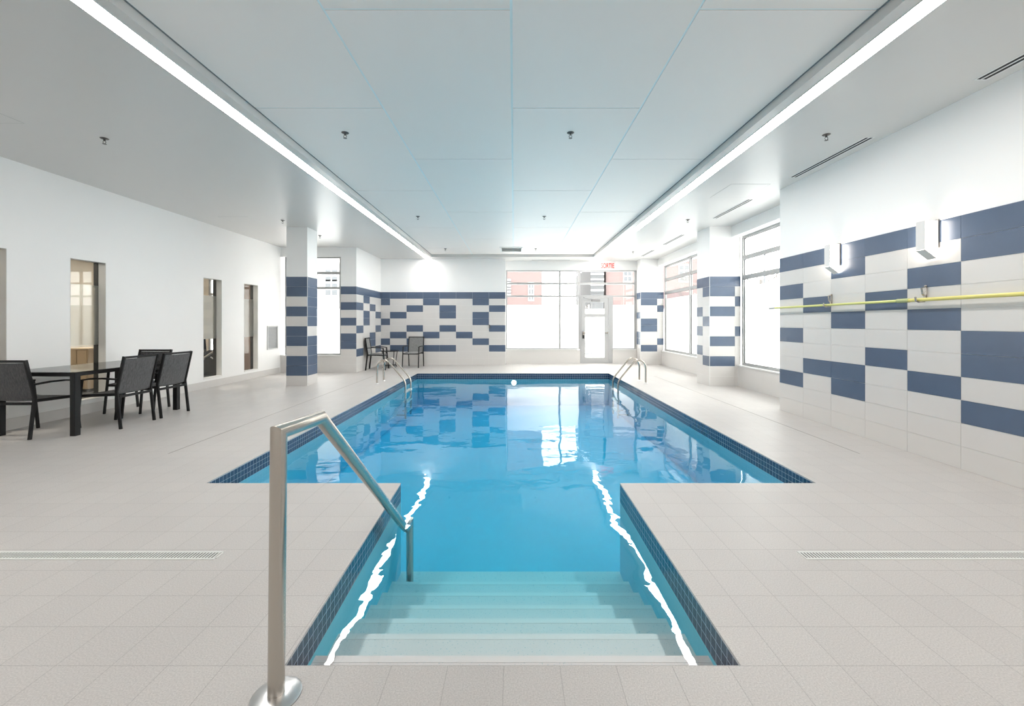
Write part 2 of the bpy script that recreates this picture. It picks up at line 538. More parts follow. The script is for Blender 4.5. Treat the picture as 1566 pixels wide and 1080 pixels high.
tiled_column(4.25, 5.02, 14.25, 14.75, {0: (0, 1, 4, 5, 8), 1: (0, 2, 7)}, {0: (0, 3, 6, 7)}, -1, {0: (0, 2, 4)},
             'tiled corner column beside the glazed door at the far right corner', [(0, .55), (.55, .77)], [(0, .45)])

# ------------------------------------------------------------------ ceiling
TX0, TX1, TY0, TY1 = -2.69, 2.595, -1.6, 13.80
mb = MB()
mb.box(-6.8, TX0, -2.8, 14.95, ZC, ZT + .12)
mb.box(TX1, 5.4, -2.8, 14.95, ZC, ZT + .12)
mb.box(TX0, TX1, TY1, 14.95, ZC, ZT + .12)
mb.box(TX0, TX1, -2.8, TY0, ZC, ZT + .12)
ceil = struct(mb, 'ceiling', M['soffit'])
mb = MB()
mb.box(TX0 + .02, TX1 - .02, TY0 + .02, TY1 - .02, ZT + .006, ZT + .12)
mb.build('panel_backing', M['joint'], ceil)
xs = [-2.69, -1.35, -.02, 1.31, 2.595]
def tray_panels():
    mb = MB(); g = .009
    for c in range(4):
        off = 3.01 if c % 2 else 4.39
        yl = [TY0] + [off + 2.745 * k for k in range(-3, 6) if TY0 + .1 < off + 2.745 * k < TY1 - .1] + [TY1]
        for a, b in zip(yl[:-1], yl[1:]):
            x0 = xs[c] + (.022 if c == 0 else g); x1 = xs[c + 1] - (.022 if c == 3 else g)
            mb.box(x0, x1, a + (.022 if a == TY0 else g), b - (.022 if b == TY1 else g), ZT, ZT + .0059)
    return mb
tray_panels().build('ceiling_panel', M['panel'], ceil)
mb = MB()
for a in ((TX0, TX0 + .020, TY0, TY1), (TX1 - .020, TX1, TY0, TY1), (TX0 + .02, TX1 - .02, TY1 - .020, TY1), (TX0 + .02, TX1 - .02, TY0, TY0 + .02)):
    mb.box(*a, ZT + .004, ZT + .0118)
mb.build('shadow_reveal', M['shadow_gap'], ceil)  # grey colour stands in for the shadow line around the tray

# ceiling light lines
M['strip'] = emit('light_strip_diffuser', (1.0, .965, .93), STRIP_L)
for x0, x1, y1, lb in ((-2.93, -2.79, YB - .06, 'long white ceiling light line along the left side of the pool'),
                       (2.71, 2.855, YW - .06, 'long white ceiling light line along the right side of the pool')):
    t = thing('ceiling_light_strip', ((x0 + x1) / 2, 6, ZC), lb, 'ceiling light', 'light lines over the pool')
    mb = MB(); mb.box(x0 - .008, x0, -2.5, y1, ZC - .006, ZC); mb.box(x1, x1 + .008, -2.5, y1, ZC - .006, ZC)
    mb.build('trim_rail', M['white_p'], t)
    mb = MB(); mb.face([(x0, -2.5, ZC - .004), (x0, y1, ZC - .004), (x1, y1, ZC - .004), (x1, -2.5, ZC - .004)])
    mb.build('diffuser', M['strip'], t)

# sprinklers
def make_sprinkler(loc):
    t = thing('fire_sprinkler', loc, 'x', 'sprinkler', 'ceiling sprinklers')
    x, y, z = loc
    MB().lathe([(.008, -.012), (.03, -.010), (.042, -.002), (.042, 0)], loc, seg=20).build('escutcheon', M['sprk'], t)
    mb = MB().lathe([(.011, -.03), (.011, -.010)], loc, seg=12)
    mb.tube([(x - .012, y, z - .028), (x - .018, y, z - .045), (x - .004, y, z - .062)], .003, seg=6)
    mb.tube([(x + .012, y, z - .028), (x + .018, y, z - .045), (x + .004, y, z - .062)], .003, seg=6)
    mb.build('sprinkler_body', M['sprk'], t)
    MB().lathe([(.019, -.066), (.021, -.064), (.005, -.060)], loc, seg=16).build('deflector', M['sprk'], t)
    return t
SPR = [((-1.97, 4.96, ZT), 'sprinkler on the raised ceiling, nearest on the left of the centre joint'),
       ((.66, 4.96, ZT), 'sprinkler on the raised ceiling, nearest on the right of the centre joint'),
       ((-2.0, 8.85, ZT), 'sprinkler on the raised ceiling, middle one on the left of the centre joint'),
       ((.63, 8.85, ZT), 'sprinkler on the raised ceiling, middle one on the right of the centre joint'),
       ((-2.05, 12.7, ZT), 'sprinkler on the raised ceiling, left of the lit air diffuser'),
       ((.65, 12.7, ZT), 'sprinkler on the raised ceiling, right of the lit air diffuser'),
       ((-4.75, 4.93, ZC), 'sprinkler on the lower left ceiling, nearest to the dining table'),
       ((-4.82, 8.86, ZC), 'sprinkler on the lower left ceiling, just in front of the tiled column'),
       ((-4.75, 10.4, ZC), 'sprinkler on the lower left ceiling, behind the tiled column'),
       ((3.55, 4.83, ZC), 'sprinkler on the lower right ceiling, beside the slot diffuser above the wall lamps'),
       ((3.60, 8.80, ZC), 'sprinkler on the lower right ceiling, beside the wide tiled column'),
       ((3.57, 12.76, ZC), 'sprinkler on the lower right ceiling, nearest to the exit sign')]
sp0 = make_sprinkler(SPR[0][0])
for i, (loc, lb) in enumerate(SPR):
    o = sp0 if i == 0 else copy_tree(sp0)
    o.location = loc; o['label'] = lb

# slot diffusers on the right soffit
def make_slot(y0, y1, x=4.1, lb=''):
    t = thing('slot_diffuser', (x, (y0 + y1) / 2, ZC), lb, 'air vent', 'slot diffusers along the right ceiling')
    mb = MB()
    for a, b in ((-.058, -.042), (-.008, .008), (.042, .058)): mb.box(x + a, x + b, y0, y1, ZC - .004, ZC)
    mb.box(x - .058, x + .058, y0 - .012, y0, ZC - .004, ZC); mb.box(x - .058, x + .058, y1, y1 + .012, ZC - .004, ZC)
    mb.build('vent_frame', M['white_p'], t)
    mb = MB(); mb.box(x - .042, x - .008, y0, y1, ZC - .002, ZC); mb.box(x + .008, x + .042, y0, y1, ZC - .002, ZC)
    mb.build('slot', M['darkgap'], t)
for y0, y1, lb in ((2.4, 3.73, 'two-slot black ceiling diffuser cut by the right edge of the view'),
                   (4.9, 6.24, 'two-slot black ceiling diffuser above the wall lamps'),
                   (7.36, 8.69, 'two-slot black ceiling diffuser in front of the wide tiled column'),
                   (10.3, 11.6, 'two-slot black ceiling diffuser just beyond the wide tiled column'),
                   (12.5, 13.6, 'two-slot black ceiling diffuser nearest to the far corner column')):
    make_slot(y0, y1, lb=lb)

# square supply diffuser in the raised ceiling
t = thing('air_diffuser', (-.08, 12.8, ZT), 'white louvred air diffuser at the far end of the raised ceiling', 'air vent')
x0, x1, y0, y1 = -.42, .27, 12.42, 13.18
mb = MB()
for a in ((x0, x1, y0, y0 + .05), (x0, x1, y1 - .05, y1), (x0, x0 + .05, y0 + .05, y1 - .05), (x1 - .05, x1, y0 + .05, y1 - .05)):
    mb.box(*a, ZT - .02, ZT)
mb.build('vent_frame', M['white_p'], t)
mb = MB()
for k in range(7):
    y = y0 + .09 + k * .095
    mb.prism([(y, ZT - .016), (y + .07, ZT - .004), (y + .07, ZT - .001), (y, ZT - .013)], x0 + .05, x1 - .05, axis='x')
mb.build('louvre', M['white_p'], t)

# flush access panels
M['seam'] = simple('access_panel_seam', (.45, .45, .44), .6)
for (x0, x1, y0, y1, lb) in ((-5.95, -5.35, 8.55, 8.95, 'flush access hatch in the left ceiling near the tiled column'),
                             (-5.85, -5.25, 4.25, 4.55, 'flush access hatch in the left ceiling at the left edge of view'),
                             (3.35, 3.95, 6.55, 7.25, 'flush access hatch in the right ceiling between the diffusers')):
    t = thing('access_hatch', ((x0 + x1) / 2, (y0 + y1) / 2, ZC), lb, 'hatch')
    mb = MB(); mb.box(x0, x1, y0, y1, ZC - .002, ZC); mb.build('hatch_panel', M['soffit'], t)
    mb = MB()
    e = .006
    for a in ((x0 - e, x0, y0 - e, y1 + e), (x1, x1 + e, y0 - e, y1 + e), (x0, x1, y0 - e, y0), (x0, x1, y1, y1 + e)): mb.box(*a, ZC - .001, ZC)
    mb.build('hatch_rim', M['seam'], t)
# thin ceiling slot above the glazed wall
mb = MB(); mb.box(.6, 1.9, 14.45, 14.50, ZC - .003, ZC)
tag(mb.build('ceiling_slot_vent', M['shadow_gap']), 'thin grey ceiling slot above the glazed back wall', 'air vent')

# ------------------------------------------------------------------ windows
def frame_y(name, x0, x1, y, z0, z1, verts, horiz, panes, film=None, d=.06, w=.05):
    """window in a plane of constant y. verts: mullions (xa,xb,za,zb); horiz: (xa,xb,za,zb)"""
    t = thing(name, ((x0 + x1) / 2, y, z0), None, None, kind='structure')
    mb = MB()
    mb.box(x0, x0 + w, y, y + d, z0, z1); mb.box(x1 - w, x1, y, y + d, z0, z1)
    mb.box(x0 + w, x1 - w, y, y + d, z1 - w * .8, z1); mb.box(x0 + w, x1 - w, y, y + d, z0, z0 + w * .8)
    mb.build('window_frame', M['alu'], t)
    for a in verts: MB().box(a[0], a[1], y - .01, y + d, a[2], a[3]).build('mullion', M['alu'], t)
    for a in horiz: MB().box(a[0], a[1], y - .004, y + d - .004, a[2], a[3]).build('transom', M['alu'], t)
    for (a, b, c, e) in panes: MB().box(a, b, y + .028, y + .034, c, e).build('pane', M['pane'], t)
    for (a, b, c, e) in (film or []): MB().box(a, b, y + .0255, y + .0275, c, e).build('frosted_film', M['film'], t)
    return t
# back glazing, z levels
T1, T2 = (2.735, 2.80), (2.295, 2.355)
g = .05
frame_y('window_1', XB1, 2.285, YW + .03, .49, 3.22,
        [(1.56, 1.62, .53, 3.18)],
        [(XB1 + g, 1.56, *T1), (1.62, 2.235, *T1), (XB1 + g, 1.56, *T2), (1.62, 2.235, *T2)],
        [(XB1 + g, 1.56, .53, T2[0]), (XB1 + g, 1.56, T2[1], T1[0]), (XB1 + g, 1.56, T1[1], 3.18),
         (1.62, 2.235, .53, T2[0]), (1.62, 2.235, T2[1], T1[0]), (1.62, 2.235, T1[1], 3.18)],
        [(XB1 + g, 1.56, .53, 2.02), (1.62, 2.235, .53, 2.02)])
t = thing('window_2', (3.3, YW + .03, 2.29), None, None, kind='structure')
y = YW + .03
mb = MB(); mb.box(2.285, 4.25, y, y + .06, 3.18, 3.22); mb.box(4.17, 4.25, y, y + .06, .49, 3.18); mb.box(2.285, 2.30, y, y + .06, 2.295, 3.18)
mb.box(3.41, 4.17, y, y + .06, .49, .53); mb.build('window_frame', M['alu'], t)
MB().box(2.30, 4.17, y - .004, y + .056, *T1).build('transom', M['alu'], t)
MB().box(2.30, 4.17, y - .004, y + .056, *T2).build('transom', M['alu'], t)
MB().box(3.34, 3.43, y - .01, y + .06, .0, T2[0]).build('mullion', M['alu'], t)
for a in ((2.30, 4.17, T1[1], 3.18), (2.30, 4.17, T2[1], T1[0]), (3.43, 4.17, .53, T2[0])):
    MB().box(a[0], a[1], y + .028, y + .034, a[2], a[3]).build('pane', M['pane'], t)
MB().box(3.43, 4.17, y + .0255, y + .0275, .53, 2.02).build('frosted_film', M['film'], t)

# glazed door
t = thing('door_1', (2.81, YW + .03, 0), None, None, kind='structure')
y = YW + .02
dx0, dx1 = 2.345, 3.28
mb = MB(); mb.box(2.285, dx0, y, y + .08, 0, T2[0]); mb.box(dx1, 3.34, y, y + .08, 0, T2[0]); mb.box(dx0, dx1, y, y + .08, 2.27, T2[0])
mb.build('door_frame', M['alu'], t)
leaf_m = simple('pale_grey_door_leaf', (.46, .46, .46), .4, metal=.1)
mb = MB()
a, b = dx0 + .008, dx1 - .008
mb.box(a, a + .12, y + .01, y + .055, .02, 2.262); mb.box(b - .13, b, y + .01, y + .055, .02, 2.262)
for z0, z1 in ((.02, .20), (1.60, 1.72), (2.12, 2.262)): mb.box(a + .12, b - .13, y + .01, y + .055, z0, z1)
leaf = mb.build('door_leaf', leaf_m, t)
for z0, z1 in ((.20, 1.60), (1.72, 2.12)):
    MB().box(a + .12, b - .13, y + .03, y + .036, z0, z1).build('pane', M['pane'], leaf).location = (0, 0, 0)
for ch in leaf.children: ch.matrix_parent_inverse.identity()
def fixchild(o, t):     # children of parts are built in the thing's space
    off = t.location
    for v in o.data.vertices: v.co -= off
for ch in leaf.children: fixchild(ch, t)
mb = MB().tube([(a + .03, y - .05, 1.06), (b - .03, y - .05, 1.06)], .014, seg=12)
mb.box(a + .02, a + .075, y - .065, y + .01, .98, 1.10); mb.box(b - .06, b - .02, y - .065, y + .01, 1.03, 1.09)
mb.build('push_bar', M['steel'], t)
MB().box(a + .02, a + .08, y - .02, y + .01, .86, .975).build('lock', M['darkgap'], t)
mb = MB(); mb.box(a + .33, a + .62, y - .06, y + .01, 2.13, 2.21); mb.tube([(a + .36, y - .07, 2.20), (a + .1, y - .1, 2.25), (a + .05, y + .0, 2.285)], .01, seg=8)
mb.build('door_closer', simple('closer_grey', (.30, .30, .30), .4, metal=.5), t)
MB().box(dx0, dx1, y - .02, y + .1, 0.0, .018).build('threshold', M['alu'], t)
mb = MB()
for z in (.35, .95, 1.55, 2.1): mb.tube([(b + .006, y - .008, z - .05), (b + .006, y - .008, z + .05)], .009, seg=8)
mb.build('hinge', M['alu'], t)

def frame_x(name, y0, y1, x, z0, z1, mull, T1, T2, film=True, d=.06, w=.06):
    t = thing(name, (x, (y0 + y1) / 2, z0), None, None, kind='structure')
    mb = MB()
    mb.box(x, x + d, y0, y0 + w, z0, z1); mb.box(x, x + d, y1 - w, y1, z0, z1)
    mb.box(x, x + d, y0 + w, y1 - w, z1 - .05, z1); mb.box(x, x + d, y0 + w, y1 - w, z0, z0 + .045)
    mb.build('window_frame', M['alu'], t)
    es = [y0 + w] + [e for m_ in mull for e in (m_ - .035, m_ + .035)] + [y1 - w]
    for m_ in mull: MB().box(x - .01, x + d, m_ - .035, m_ + .035, z0 + .045, z1 - .05).build('mullion', M['alu'], t)
    for i in range(0, len(es), 2):
        a, b = es[i], es[i + 1]
        for T in (T1, T2): MB().box(x - .004, x + d - .004, a, b, *T).build('transom', M['alu'], t)
        for c, e in ((z0 + .045, T2[0]), (T2[1], T1[0]), (T1[1], z1 - .05)):
            MB().box(x + .028, x + .034, a, b, c, e).build('pane', M['pane'], t)
            mb = MB()      # black glazing gasket around each pane
            for q in ((a, a + .008, c, e), (b - .008, b, c, e), (a + .008, b - .008, c, c + .008), (a + .008, b - .008, e - .008, e)):
                mb.box(x + .020, x + .0275, *q)
            mb.build('gasket', M['darkgap'], t)
        MB().box(x + .0345, x + .036, a, b, z0 + .045, 2.20).build('frosted_film', M['film'], t)
    return t
RT1, RT2 = (2.79, 2.87), (2.355, 2.44)
frame_x('window_3', 6.95, 9.38, 5.03, .475, 3.30, [7.75], RT1, RT2)
frame_x('window_4', 10.10, 14.22, 5.03, .475, 3.30, [12.15], RT1, RT2)
# alcove window
frame_y('window_5', XL + .10, -4.90, YA + .06, .495, 3.27, [],
        [(XL + .15, -4.95, 2.78, 2.85), (XL + .15, -4.95, 2.36, 2.42)],
        [(XL + .15, -4.95, .535, 2.36), (XL + .15, -4.95, 2.42, 2.78), (XL + .15, -4.95, 2.85, 3.23)])

# narrow windows to the fitness room
M['jamb'] = simple('grey_metal_jamb', (.74, .74, .72), .4, metal=.0)
for i, (a, b) in enumerate(WIN_Y):
    t = thing('window_%d' % (6 + i), (XL, (a + b) / 2, WZ0), None, None, kind='structure')
    mb = MB()
    xo, xi = XL + .002, XL - .115
    mb.box(xi, xo, a, a + .006, WZ0, WZ1); mb.box(xi, xo, b - .006, b, WZ0, WZ1)
    mb.box(xi, xo, a + .006, b - .006, WZ1 - .006, WZ1)
    mb.build('window_reveal', M['jamb'], t)
    MB().box(xi, XL + .02, a + .006, b - .006, WZ0, WZ0 + .02).build('window_sill', M['white_p'], t)
    MB().box(xi - .004, xi + .004, a + .006, b - .006, WZ0 + .02, WZ1 - .006).build('pane', M['pane'], t)
    MB().box(xi - .0065, xi - .0045, a + .006, b - .006, 1.05, 2.00).build('frosted_film', M['film'], t)
    mb = MB(); mb.box(XL - .19, xi - .008, a, a + .01, WZ0, WZ1); mb.box(XL - .19, xi - .008, b - .01, b, WZ0, WZ1)
    mb.build('inner_jamb', M['black'], t)

# ------------------------------------------------------------------ fitness room behind the left wall
GX0, GX1, GY0, GY1, GZ = -10.6, XL - .19, 2.0, 12.3, 3.0
mb = MB(); mb.box(GX0, GX1, GY0, GY1, -.05, .0)
struct(mb, 'floor_fitness_room', simple('dark_rubber_floor', (.05, .05, .05), .7))
mb = MB()
mb.box(GX0 - .1, GX0, GY0 - .1, GY1 + .1, 0, GZ); mb.box(GX0, GX1, GY0 - .1, GY0, 0, GZ)
wx0, wx1 = -8.85, -8.42
mb.box(GX0, wx0, GY1, GY1 + .1, 0, GZ, 0); mb.box(wx1, GX1, GY1, GY1 + .1, 0, GZ, 1)
mb.box(wx0, wx1, GY1, GY1 + .1, 2.75, GZ, 0); mb.box(wx0, wx1, GY1, GY1 + .1, 0, .25, 0)
struct(mb, 'wall_fitness_room', [simple('warm_cream_paint', (.80, .72, .60), .6), simple('brown_feature_wall', (.34, .24, .20), .6)])
mb = MB(); mb.box(GX0 - .1, GX1, GY0 - .1, GY1 + .1, GZ, GZ + .05)
struct(mb, 'ceiling_fitness_room', M['paint'])
frame_y('window_10', wx0, wx1, GY1 + .02, .25, 2.75, [(-8.66, -8.62, .3, 2.7)], [(wx0 + .05, -8.66, 2.2, 2.26), (-8.62, wx1 - .05, 2.2, 2.26)],
        [(wx0 + .05, -8.66, .29, 2.7), (-8.62, wx1 - .05, .29, 2.7)])
for k, (gx, gy, lb) in enumerate(((-8.6, 5.2, 'warm square ceiling panel lamp in the room behind the first narrow windows'),
                                  (-8.6, 9.4, 'warm square ceiling panel lamp in the room behind the third narrow window'))):
    t = thing('panel_lamp', (gx, gy, GZ), lb, 'ceiling light', 'fitness room lamps')
    mb = MB()
    for a in ((gx - .32, gx + .32, gy - .32, gy - .30), (gx - .32, gx + .32, gy + .30, gy + .32), (gx - .32, gx - .30, gy - .3, gy + .3), (gx + .30, gx + .32, gy - .3, gy + .3)):
        mb.box(*a, GZ - .02, GZ)
    mb.build('lamp_frame', M['white_p'], t)
    MB().box(gx - .30, gx + .30, gy - .30, gy + .30, GZ - .012, GZ - .001).build('diffuser', emit('warm_panel', (1, .91, .80), GYM_L * 2), t)

# beige cabinet seen through the second narrow window
t = thing('storage_cabinet', (-8.8, 8.8, 0), 'low beige cabinet seen through the narrow window behind the dining table', 'cabinet')
beige = simple('beige_laminate', (.50, .38, .25), .5)
MB().box(-9.05, -8.62, 8.6, 9.0, .06, .86).build('body', beige, t)
MB().box(-9.07, -8.60, 8.575, 9.02, .86, .885).build('worktop', beige, t)
MB().box(-9.03, -8.845, 8.585, 8.599, .08, .84).build('door', beige, t)
MB().box(-8.825, -8.64, 8.585, 8.599, .08, .84).build('door', beige, t)
MB().box(-9.03, -8.64, 8.64, 8.98, 0, .06).build('plinth', M['darkgap'], t)

# exercise bike seen through the third narrow window
bx, by = -7.95, 11.3
t = thing('exercise_bike', (bx, by, 0), 'black exercise bike with silver bars seen through the third narrow window', 'exercise bike')
mb = MB().bar([(bx - .35, by, .04), (bx + .35, by, .04)], .06, .08, up=(0, 1, 0)); mb.bar([(bx - .3, by - .25, .03), (bx - .3, by + .25, .03)], .06, .06); mb.bar([(bx + .3, by - .25, .03), (bx + .3, by + .25, .03)], .06, .06)
mb.build('base', M['black'], t)
MB().prism([(bx - .34, .08), (bx + .1, .08), (bx + .12, .5), (bx - .1, .68), (bx - .32, .6)], by - .07, by + .07, axis='y').build('flywheel_housing', M['black'], t)
MB().tube([(bx - .26, by - .09, .45), (bx + .28, by - .09, .80)], .032).tube([(bx - .05, by - .09, .5), (bx + .28, by - .09, .30)], .016).build('linkage_bar', M['chrome'], t)
MB().tube([(bx - .25, by, .55), (bx - .30, by, 1.15)], .03).build('handlebar_post', M['black'], t)
MB().tube([(bx - .1, by - .22, 1.2), (bx - .3, by - .2, 1.15), (bx - .3, by + .2, 1.15), (bx - .1, by + .22, 1.2)], .017).build('handlebar', M['black'], t)
MB().tube([(bx + .2, by, .08), (bx + .24, by, .85)], .03).build('seat_post', M['black'], t)
MB().prism([(bx + .10, by - .05), (bx + .34, by - .11), (bx + .36, by + .11), (bx + .10, by + .05)], .85, .91).build('saddle', M['black'], t)

# ------------------------------------------------------------------ wall fittings
# louvred wall grille
t = thing('wall_grille', (XL, 11.62, .68), 'grey louvred grille on the white left wall near the alcove', 'air vent')
mb = MB(); y0, y1, z0, z1 = 11.36, 11.86, .68, 1.32
for a in ((y0, y1, z0, z0 + .03), (y0, y1, z1 - .03, z1), (y0, y0 + .03, z0 + .03, z1 - .03), (y1 - .03, y1, z0 + .03, z1 - .03)):
    mb.box(XL, XL + .018, *a)
mb.build('grille_frame', M['alu'], t)
mb = MB()
for k in range(15):
    z = z0 + .045 + k * .038
    mb.box(XL + .002, XL + .014, y0 + .03, y1 - .03, z, z + .018)
mb.build('louvre', simple('grey_grille_louvre', (.33, .33, .33), .45), t)
MB().box(XL, XL + .0015, y0 + .03, y1 - .03, z0 + .03, z1 - .03).build('grille_back', M['shadow_gap'], t)

# wall lamps on the tiled wall; two of them are unseen additions
M['sconce'] = emit('warm_white_lamp_diffuser', (1, .90, .78), SCONCE_L)
M['backplate'] = simple('grey_backplate', (.32, .31, .30), .35, metal=.5)
M['sconce_side'] = simple('opal_diffuser_edge', (.80, .78, .76), .35)
XF = XR - .005
def make_sconce(y, z0, z1, lb):
    t = thing('wall_lamp', (XF, y, (z0 + z1) / 2), lb, 'wall lamp', 'wall lamps on the tiled wall')
    h, dp = .045, .130
    MB().box(XF - .018, XF, y - h - .016, y + h + .016, z0 + .10, z1 + .012).build('backplate', M['backplate'], t)
    # opal body with lit sides, plain outer edge and a slanted underside
    MB().prism([(XF - dp, z0 + .088), (XF - .018, z0 + .004), (XF - .018, z1), (XF - dp, z1)], y - h, y + h, axis='y').build('diffuser', M['sconce'], t)
    mb = MB()
    mb.prism([(XF - dp - .006, z0 + .086), (XF - .016, z0 - .006), (XF - .016, z0 + .003), (XF - dp - .001, z0 + .0875)], y - h - .003, y + h + .003, axis='y')
    mb.box(XF - dp - .006, XF - dp - .0005, y - h - .003, y + h + .003, z0 + .088, z1)
    mb.box(XF - dp - .006, XF - .010, y - h - .003, y + h + .003, z1, z1 + .006)
    mb.build('lamp_casing', M['sconce_side'], t)
make_sconce(4.33, 2.055, 2.43, 'lit white wall lamp above the yellow pole, nearer one on the tiled wall')
make_sconce(3.04, 2.055, 2.43, 'added unseen wall lamp above the yellow pole, just past the right edge of the view')  # added out of view for warm light on wall and soffit
make_sconce(1.75, 2.055, 2.43, 'added unseen wall lamp on the tiled wall, beside the camera')  # second unseen lamp added as extra light
make_sconce(5.62, 2.055, 2.43, 'lit white wall lamp above the yellow pole, farther one near the window')

# yellow pool pole on hooks
t = thing('pool_pole', (XR - .09, 4.6, 1.64), 'long yellow telescopic pool pole resting on wall hooks', 'pole')
xp = XR - .075
yel = simple('yellow_anodised_pole', (.74, .66, .20), .3)
MB().tube([(xp, 1.9, 1.64), (xp, 4.6, 1.64)], .0185).build('outer_tube', yel, t)
MB().tube([(xp, 4.6, 1.64), (xp, 6.84, 1.64)], .0150).build('inner_tube', simple('lime_yellow_pole', (.66, .67, .22), .3), t)
MB().tube([(xp, 4.52, 1.64), (xp, 4.66, 1.64)], .0225).build('locking_collar', simple('collar_green', (.42, .47, .22), .45), t)
MB().tube([(xp, 6.84, 1.64), (xp, 6.99, 1.64)], .0165).build('end_tip', M['alu'], t)
for y, lb in ((4.41, 'small grey wall hook holding the yellow pole beneath the nearer lamp'), (5.72, 'small grey wall hook holding the yellow pole beneath the farther lamp')):
    h = thing('pole_hook', (XR, y, 1.64), lb, 'hook', 'hooks holding the yellow pole')
    MB().box(XF - .006, XF, y - .014, y + .014, 1.66, 1.79).build('hook_plate', M['steel'], h)
    MB().bar([(XF - .004, y, 1.78), (XF - .045, y, 1.76), (XF - .035, y, 1.70), (XF - .012, y, 1.67), (XF - .02, y, 1.618), (xp, y, 1.6135), (xp - .035, y, 1.63), (xp - .04, y, 1.67)], .022, .008, up=(0, 1, 0)).build('hook_arm', M['steel'], h)

# exit sign
t = thing('exit_sign', (3.16, 14.35, 3.45), 'red lettered exit sign hanging over the glazed back wall', 'exit sign')
ex, ey = 3.16, 14.35
MB().box(ex - .245, ex + .245, ey, ey + .03, 3.20, 3.44).build('sign_panel', simple('sign_face', (.80, .74, .72), .4), t)
mb = MB(); mb.box(ex - .26, ex + .26, ey - .02, ey + .05, 3.44, 3.48); mb.tube([(ex - .15, ey + .015, 3.48), (ex - .15, ey + .015, ZC)], .008, seg=8).tube([(ex + .15, ey + .015, 3.48), (ex + .15, ey + .015, ZC)], .008, seg=8)
mb.build('sign_housing', M['white_p'], t)
cu = bpy.data.curves.new('lettering', 'FONT'); cu.body = 'SORTIE'; cu.size = .19; cu.align_x = 'CENTER'; cu.extrude = .002; cu.offset = .003
tx = bpy.data.objects.new('lettering', cu); COL.objects.link(tx)
bpy.context.view_layer.update()
dg = bpy.context.evaluated_depsgraph_get()
me = bpy.data.meshes.new_from_object(tx.evaluated_get(dg))
COL.objects.unlink(tx); bpy.data.objects.remove(tx)
w = max(v.co.x for v in me.vertices) - min(v.co.x for v in me.vertices)
me.transform(Matrix.Translation((0, -.006, -.19 * .35 - .13)) @ Matrix.Rotation(math.radians(90), 4, 'X') @ Matrix.Diagonal((.44 / w, 1.2, 1, 1)))
me.materials.clear(); me.materials.append(emit('red_exit_letters', (1, .05, .03), 1.0)); me.materials[0].node_tree.nodes['Principled BSDF'].inputs['Base Color'].default_value = (.6, .02, .02, 1)
lo = bpy.data.objects.new('lettering', me); COL.objects.link(lo); lo.parent = t

# small timer box on the tiled back wall
t = thing('wall_switch', (-.81, YB - .005, 1.28), 'small dark hook fitting on the tiled back wall near the windows', 'fitting')
MB().box(-.835, -.80, YB - .03, YB - .005, 1.22, 1.34).build('switch_plate', M['sprk'], t)
MB().tube([(-.817, YB - .03, 1.25), (-.817, YB - .07, 1.24), (-.817, YB - .08, 1.29)], .008, seg=8).build('hook', M['sprk'], t)

# ------------------------------------------------------------------ deck drains
for x0, x1, lb in ((-3.72, -1.777, 'long white slotted drain grate set in the front left deck'), (1.73, 3.72, 'long white slotted drain grate set in the front right deck')):
    t = thing('drain_grate', ((x0 + x1) / 2, 2.557, 0), lb, 'drain', 'slotted deck drains')
    y0, y1 = 2.512, 2.602
    MB().box(x0 + .01, x1 - .01, y0 + .012, y1 - .012, 0.0, .0012).build('drain_channel', M['darkgap'], t)
    mb = MB()
    mb.box(x0, x1, y0, y0 + .015, 0, .003); mb.box(x0, x1, y1 - .015, y1, 0, .003)
    n = int((x1 - x0) / .0185)
    for k in range(n + 1):
        x = x0 + k * .0185
        mb.box(x, x + .0105, y0 + .015, y1 - .015, 0, .003)
    mb.build('grate', simple('pale_grate_plastic', (.70, .71, .68), .45), t)

# ------------------------------------------------------------------ swimming pool
pool = thing('swimming_pool', (0, 7.7, 0), 'rectangular blue indoor pool with a narrow entry bay of steps', 'pool')
ZB = -.155 - .74
mb = MB()
W_ = .2
zt_, zw_ = ZF, ZF - .1524
def pwall(mb, za, zb, m=None):
    mb.box(PXL - W_, PXL, PY0 - W_, PY1 + W_, za, zb, 1)
    mb.box(PXR, PXR + W_, PY0 - W_, PY1 + W_, za, zb, 1)
    mb.box(PXL, PXR, PY1, PY1 + W_, za, zb, 0)
    mb.prism([(PXL, PY0 - W_), (BL1 - .002, PY0 - W_), (BL1, PY0), (PXL, PY0)], za, zb, 0)
    mb.box(BR, PXR, PY0 - W_, PY0, za, zb, 0)
    mb.prism([(BL0 - W_, BY0 - W_), (BL0, BY0), (BL1, PY0 - W_), (BL1 - W_, PY0 - W_)], za, zb, 1)
    mb.box(BR, BR + W_, BY0, PY0 - W_, za, zb, 1)
    mb.box(BL0, BR, BY0 - W_, BY0, za, zb, 0)
pwall(mb, ZB, zw_)
mb.m = [0] * len(mb.m)
mb.box(PXL - W_, PXR + W_, PY0 - W_, PY1 + W_, ZB - .1, ZB)
mb.build('basin', M['plaster'], pool)
mb = MB(); pwall(mb, zw_, zt_)
mbo = mb.build('waterline_mosaic', [M['mos_x'], M['mos_y']], None)
# keep mosaic texture space in metres from the world origin
mbo.parent = pool; mbo.matrix_parent_inverse = Matrix.Translation(-pool.location)
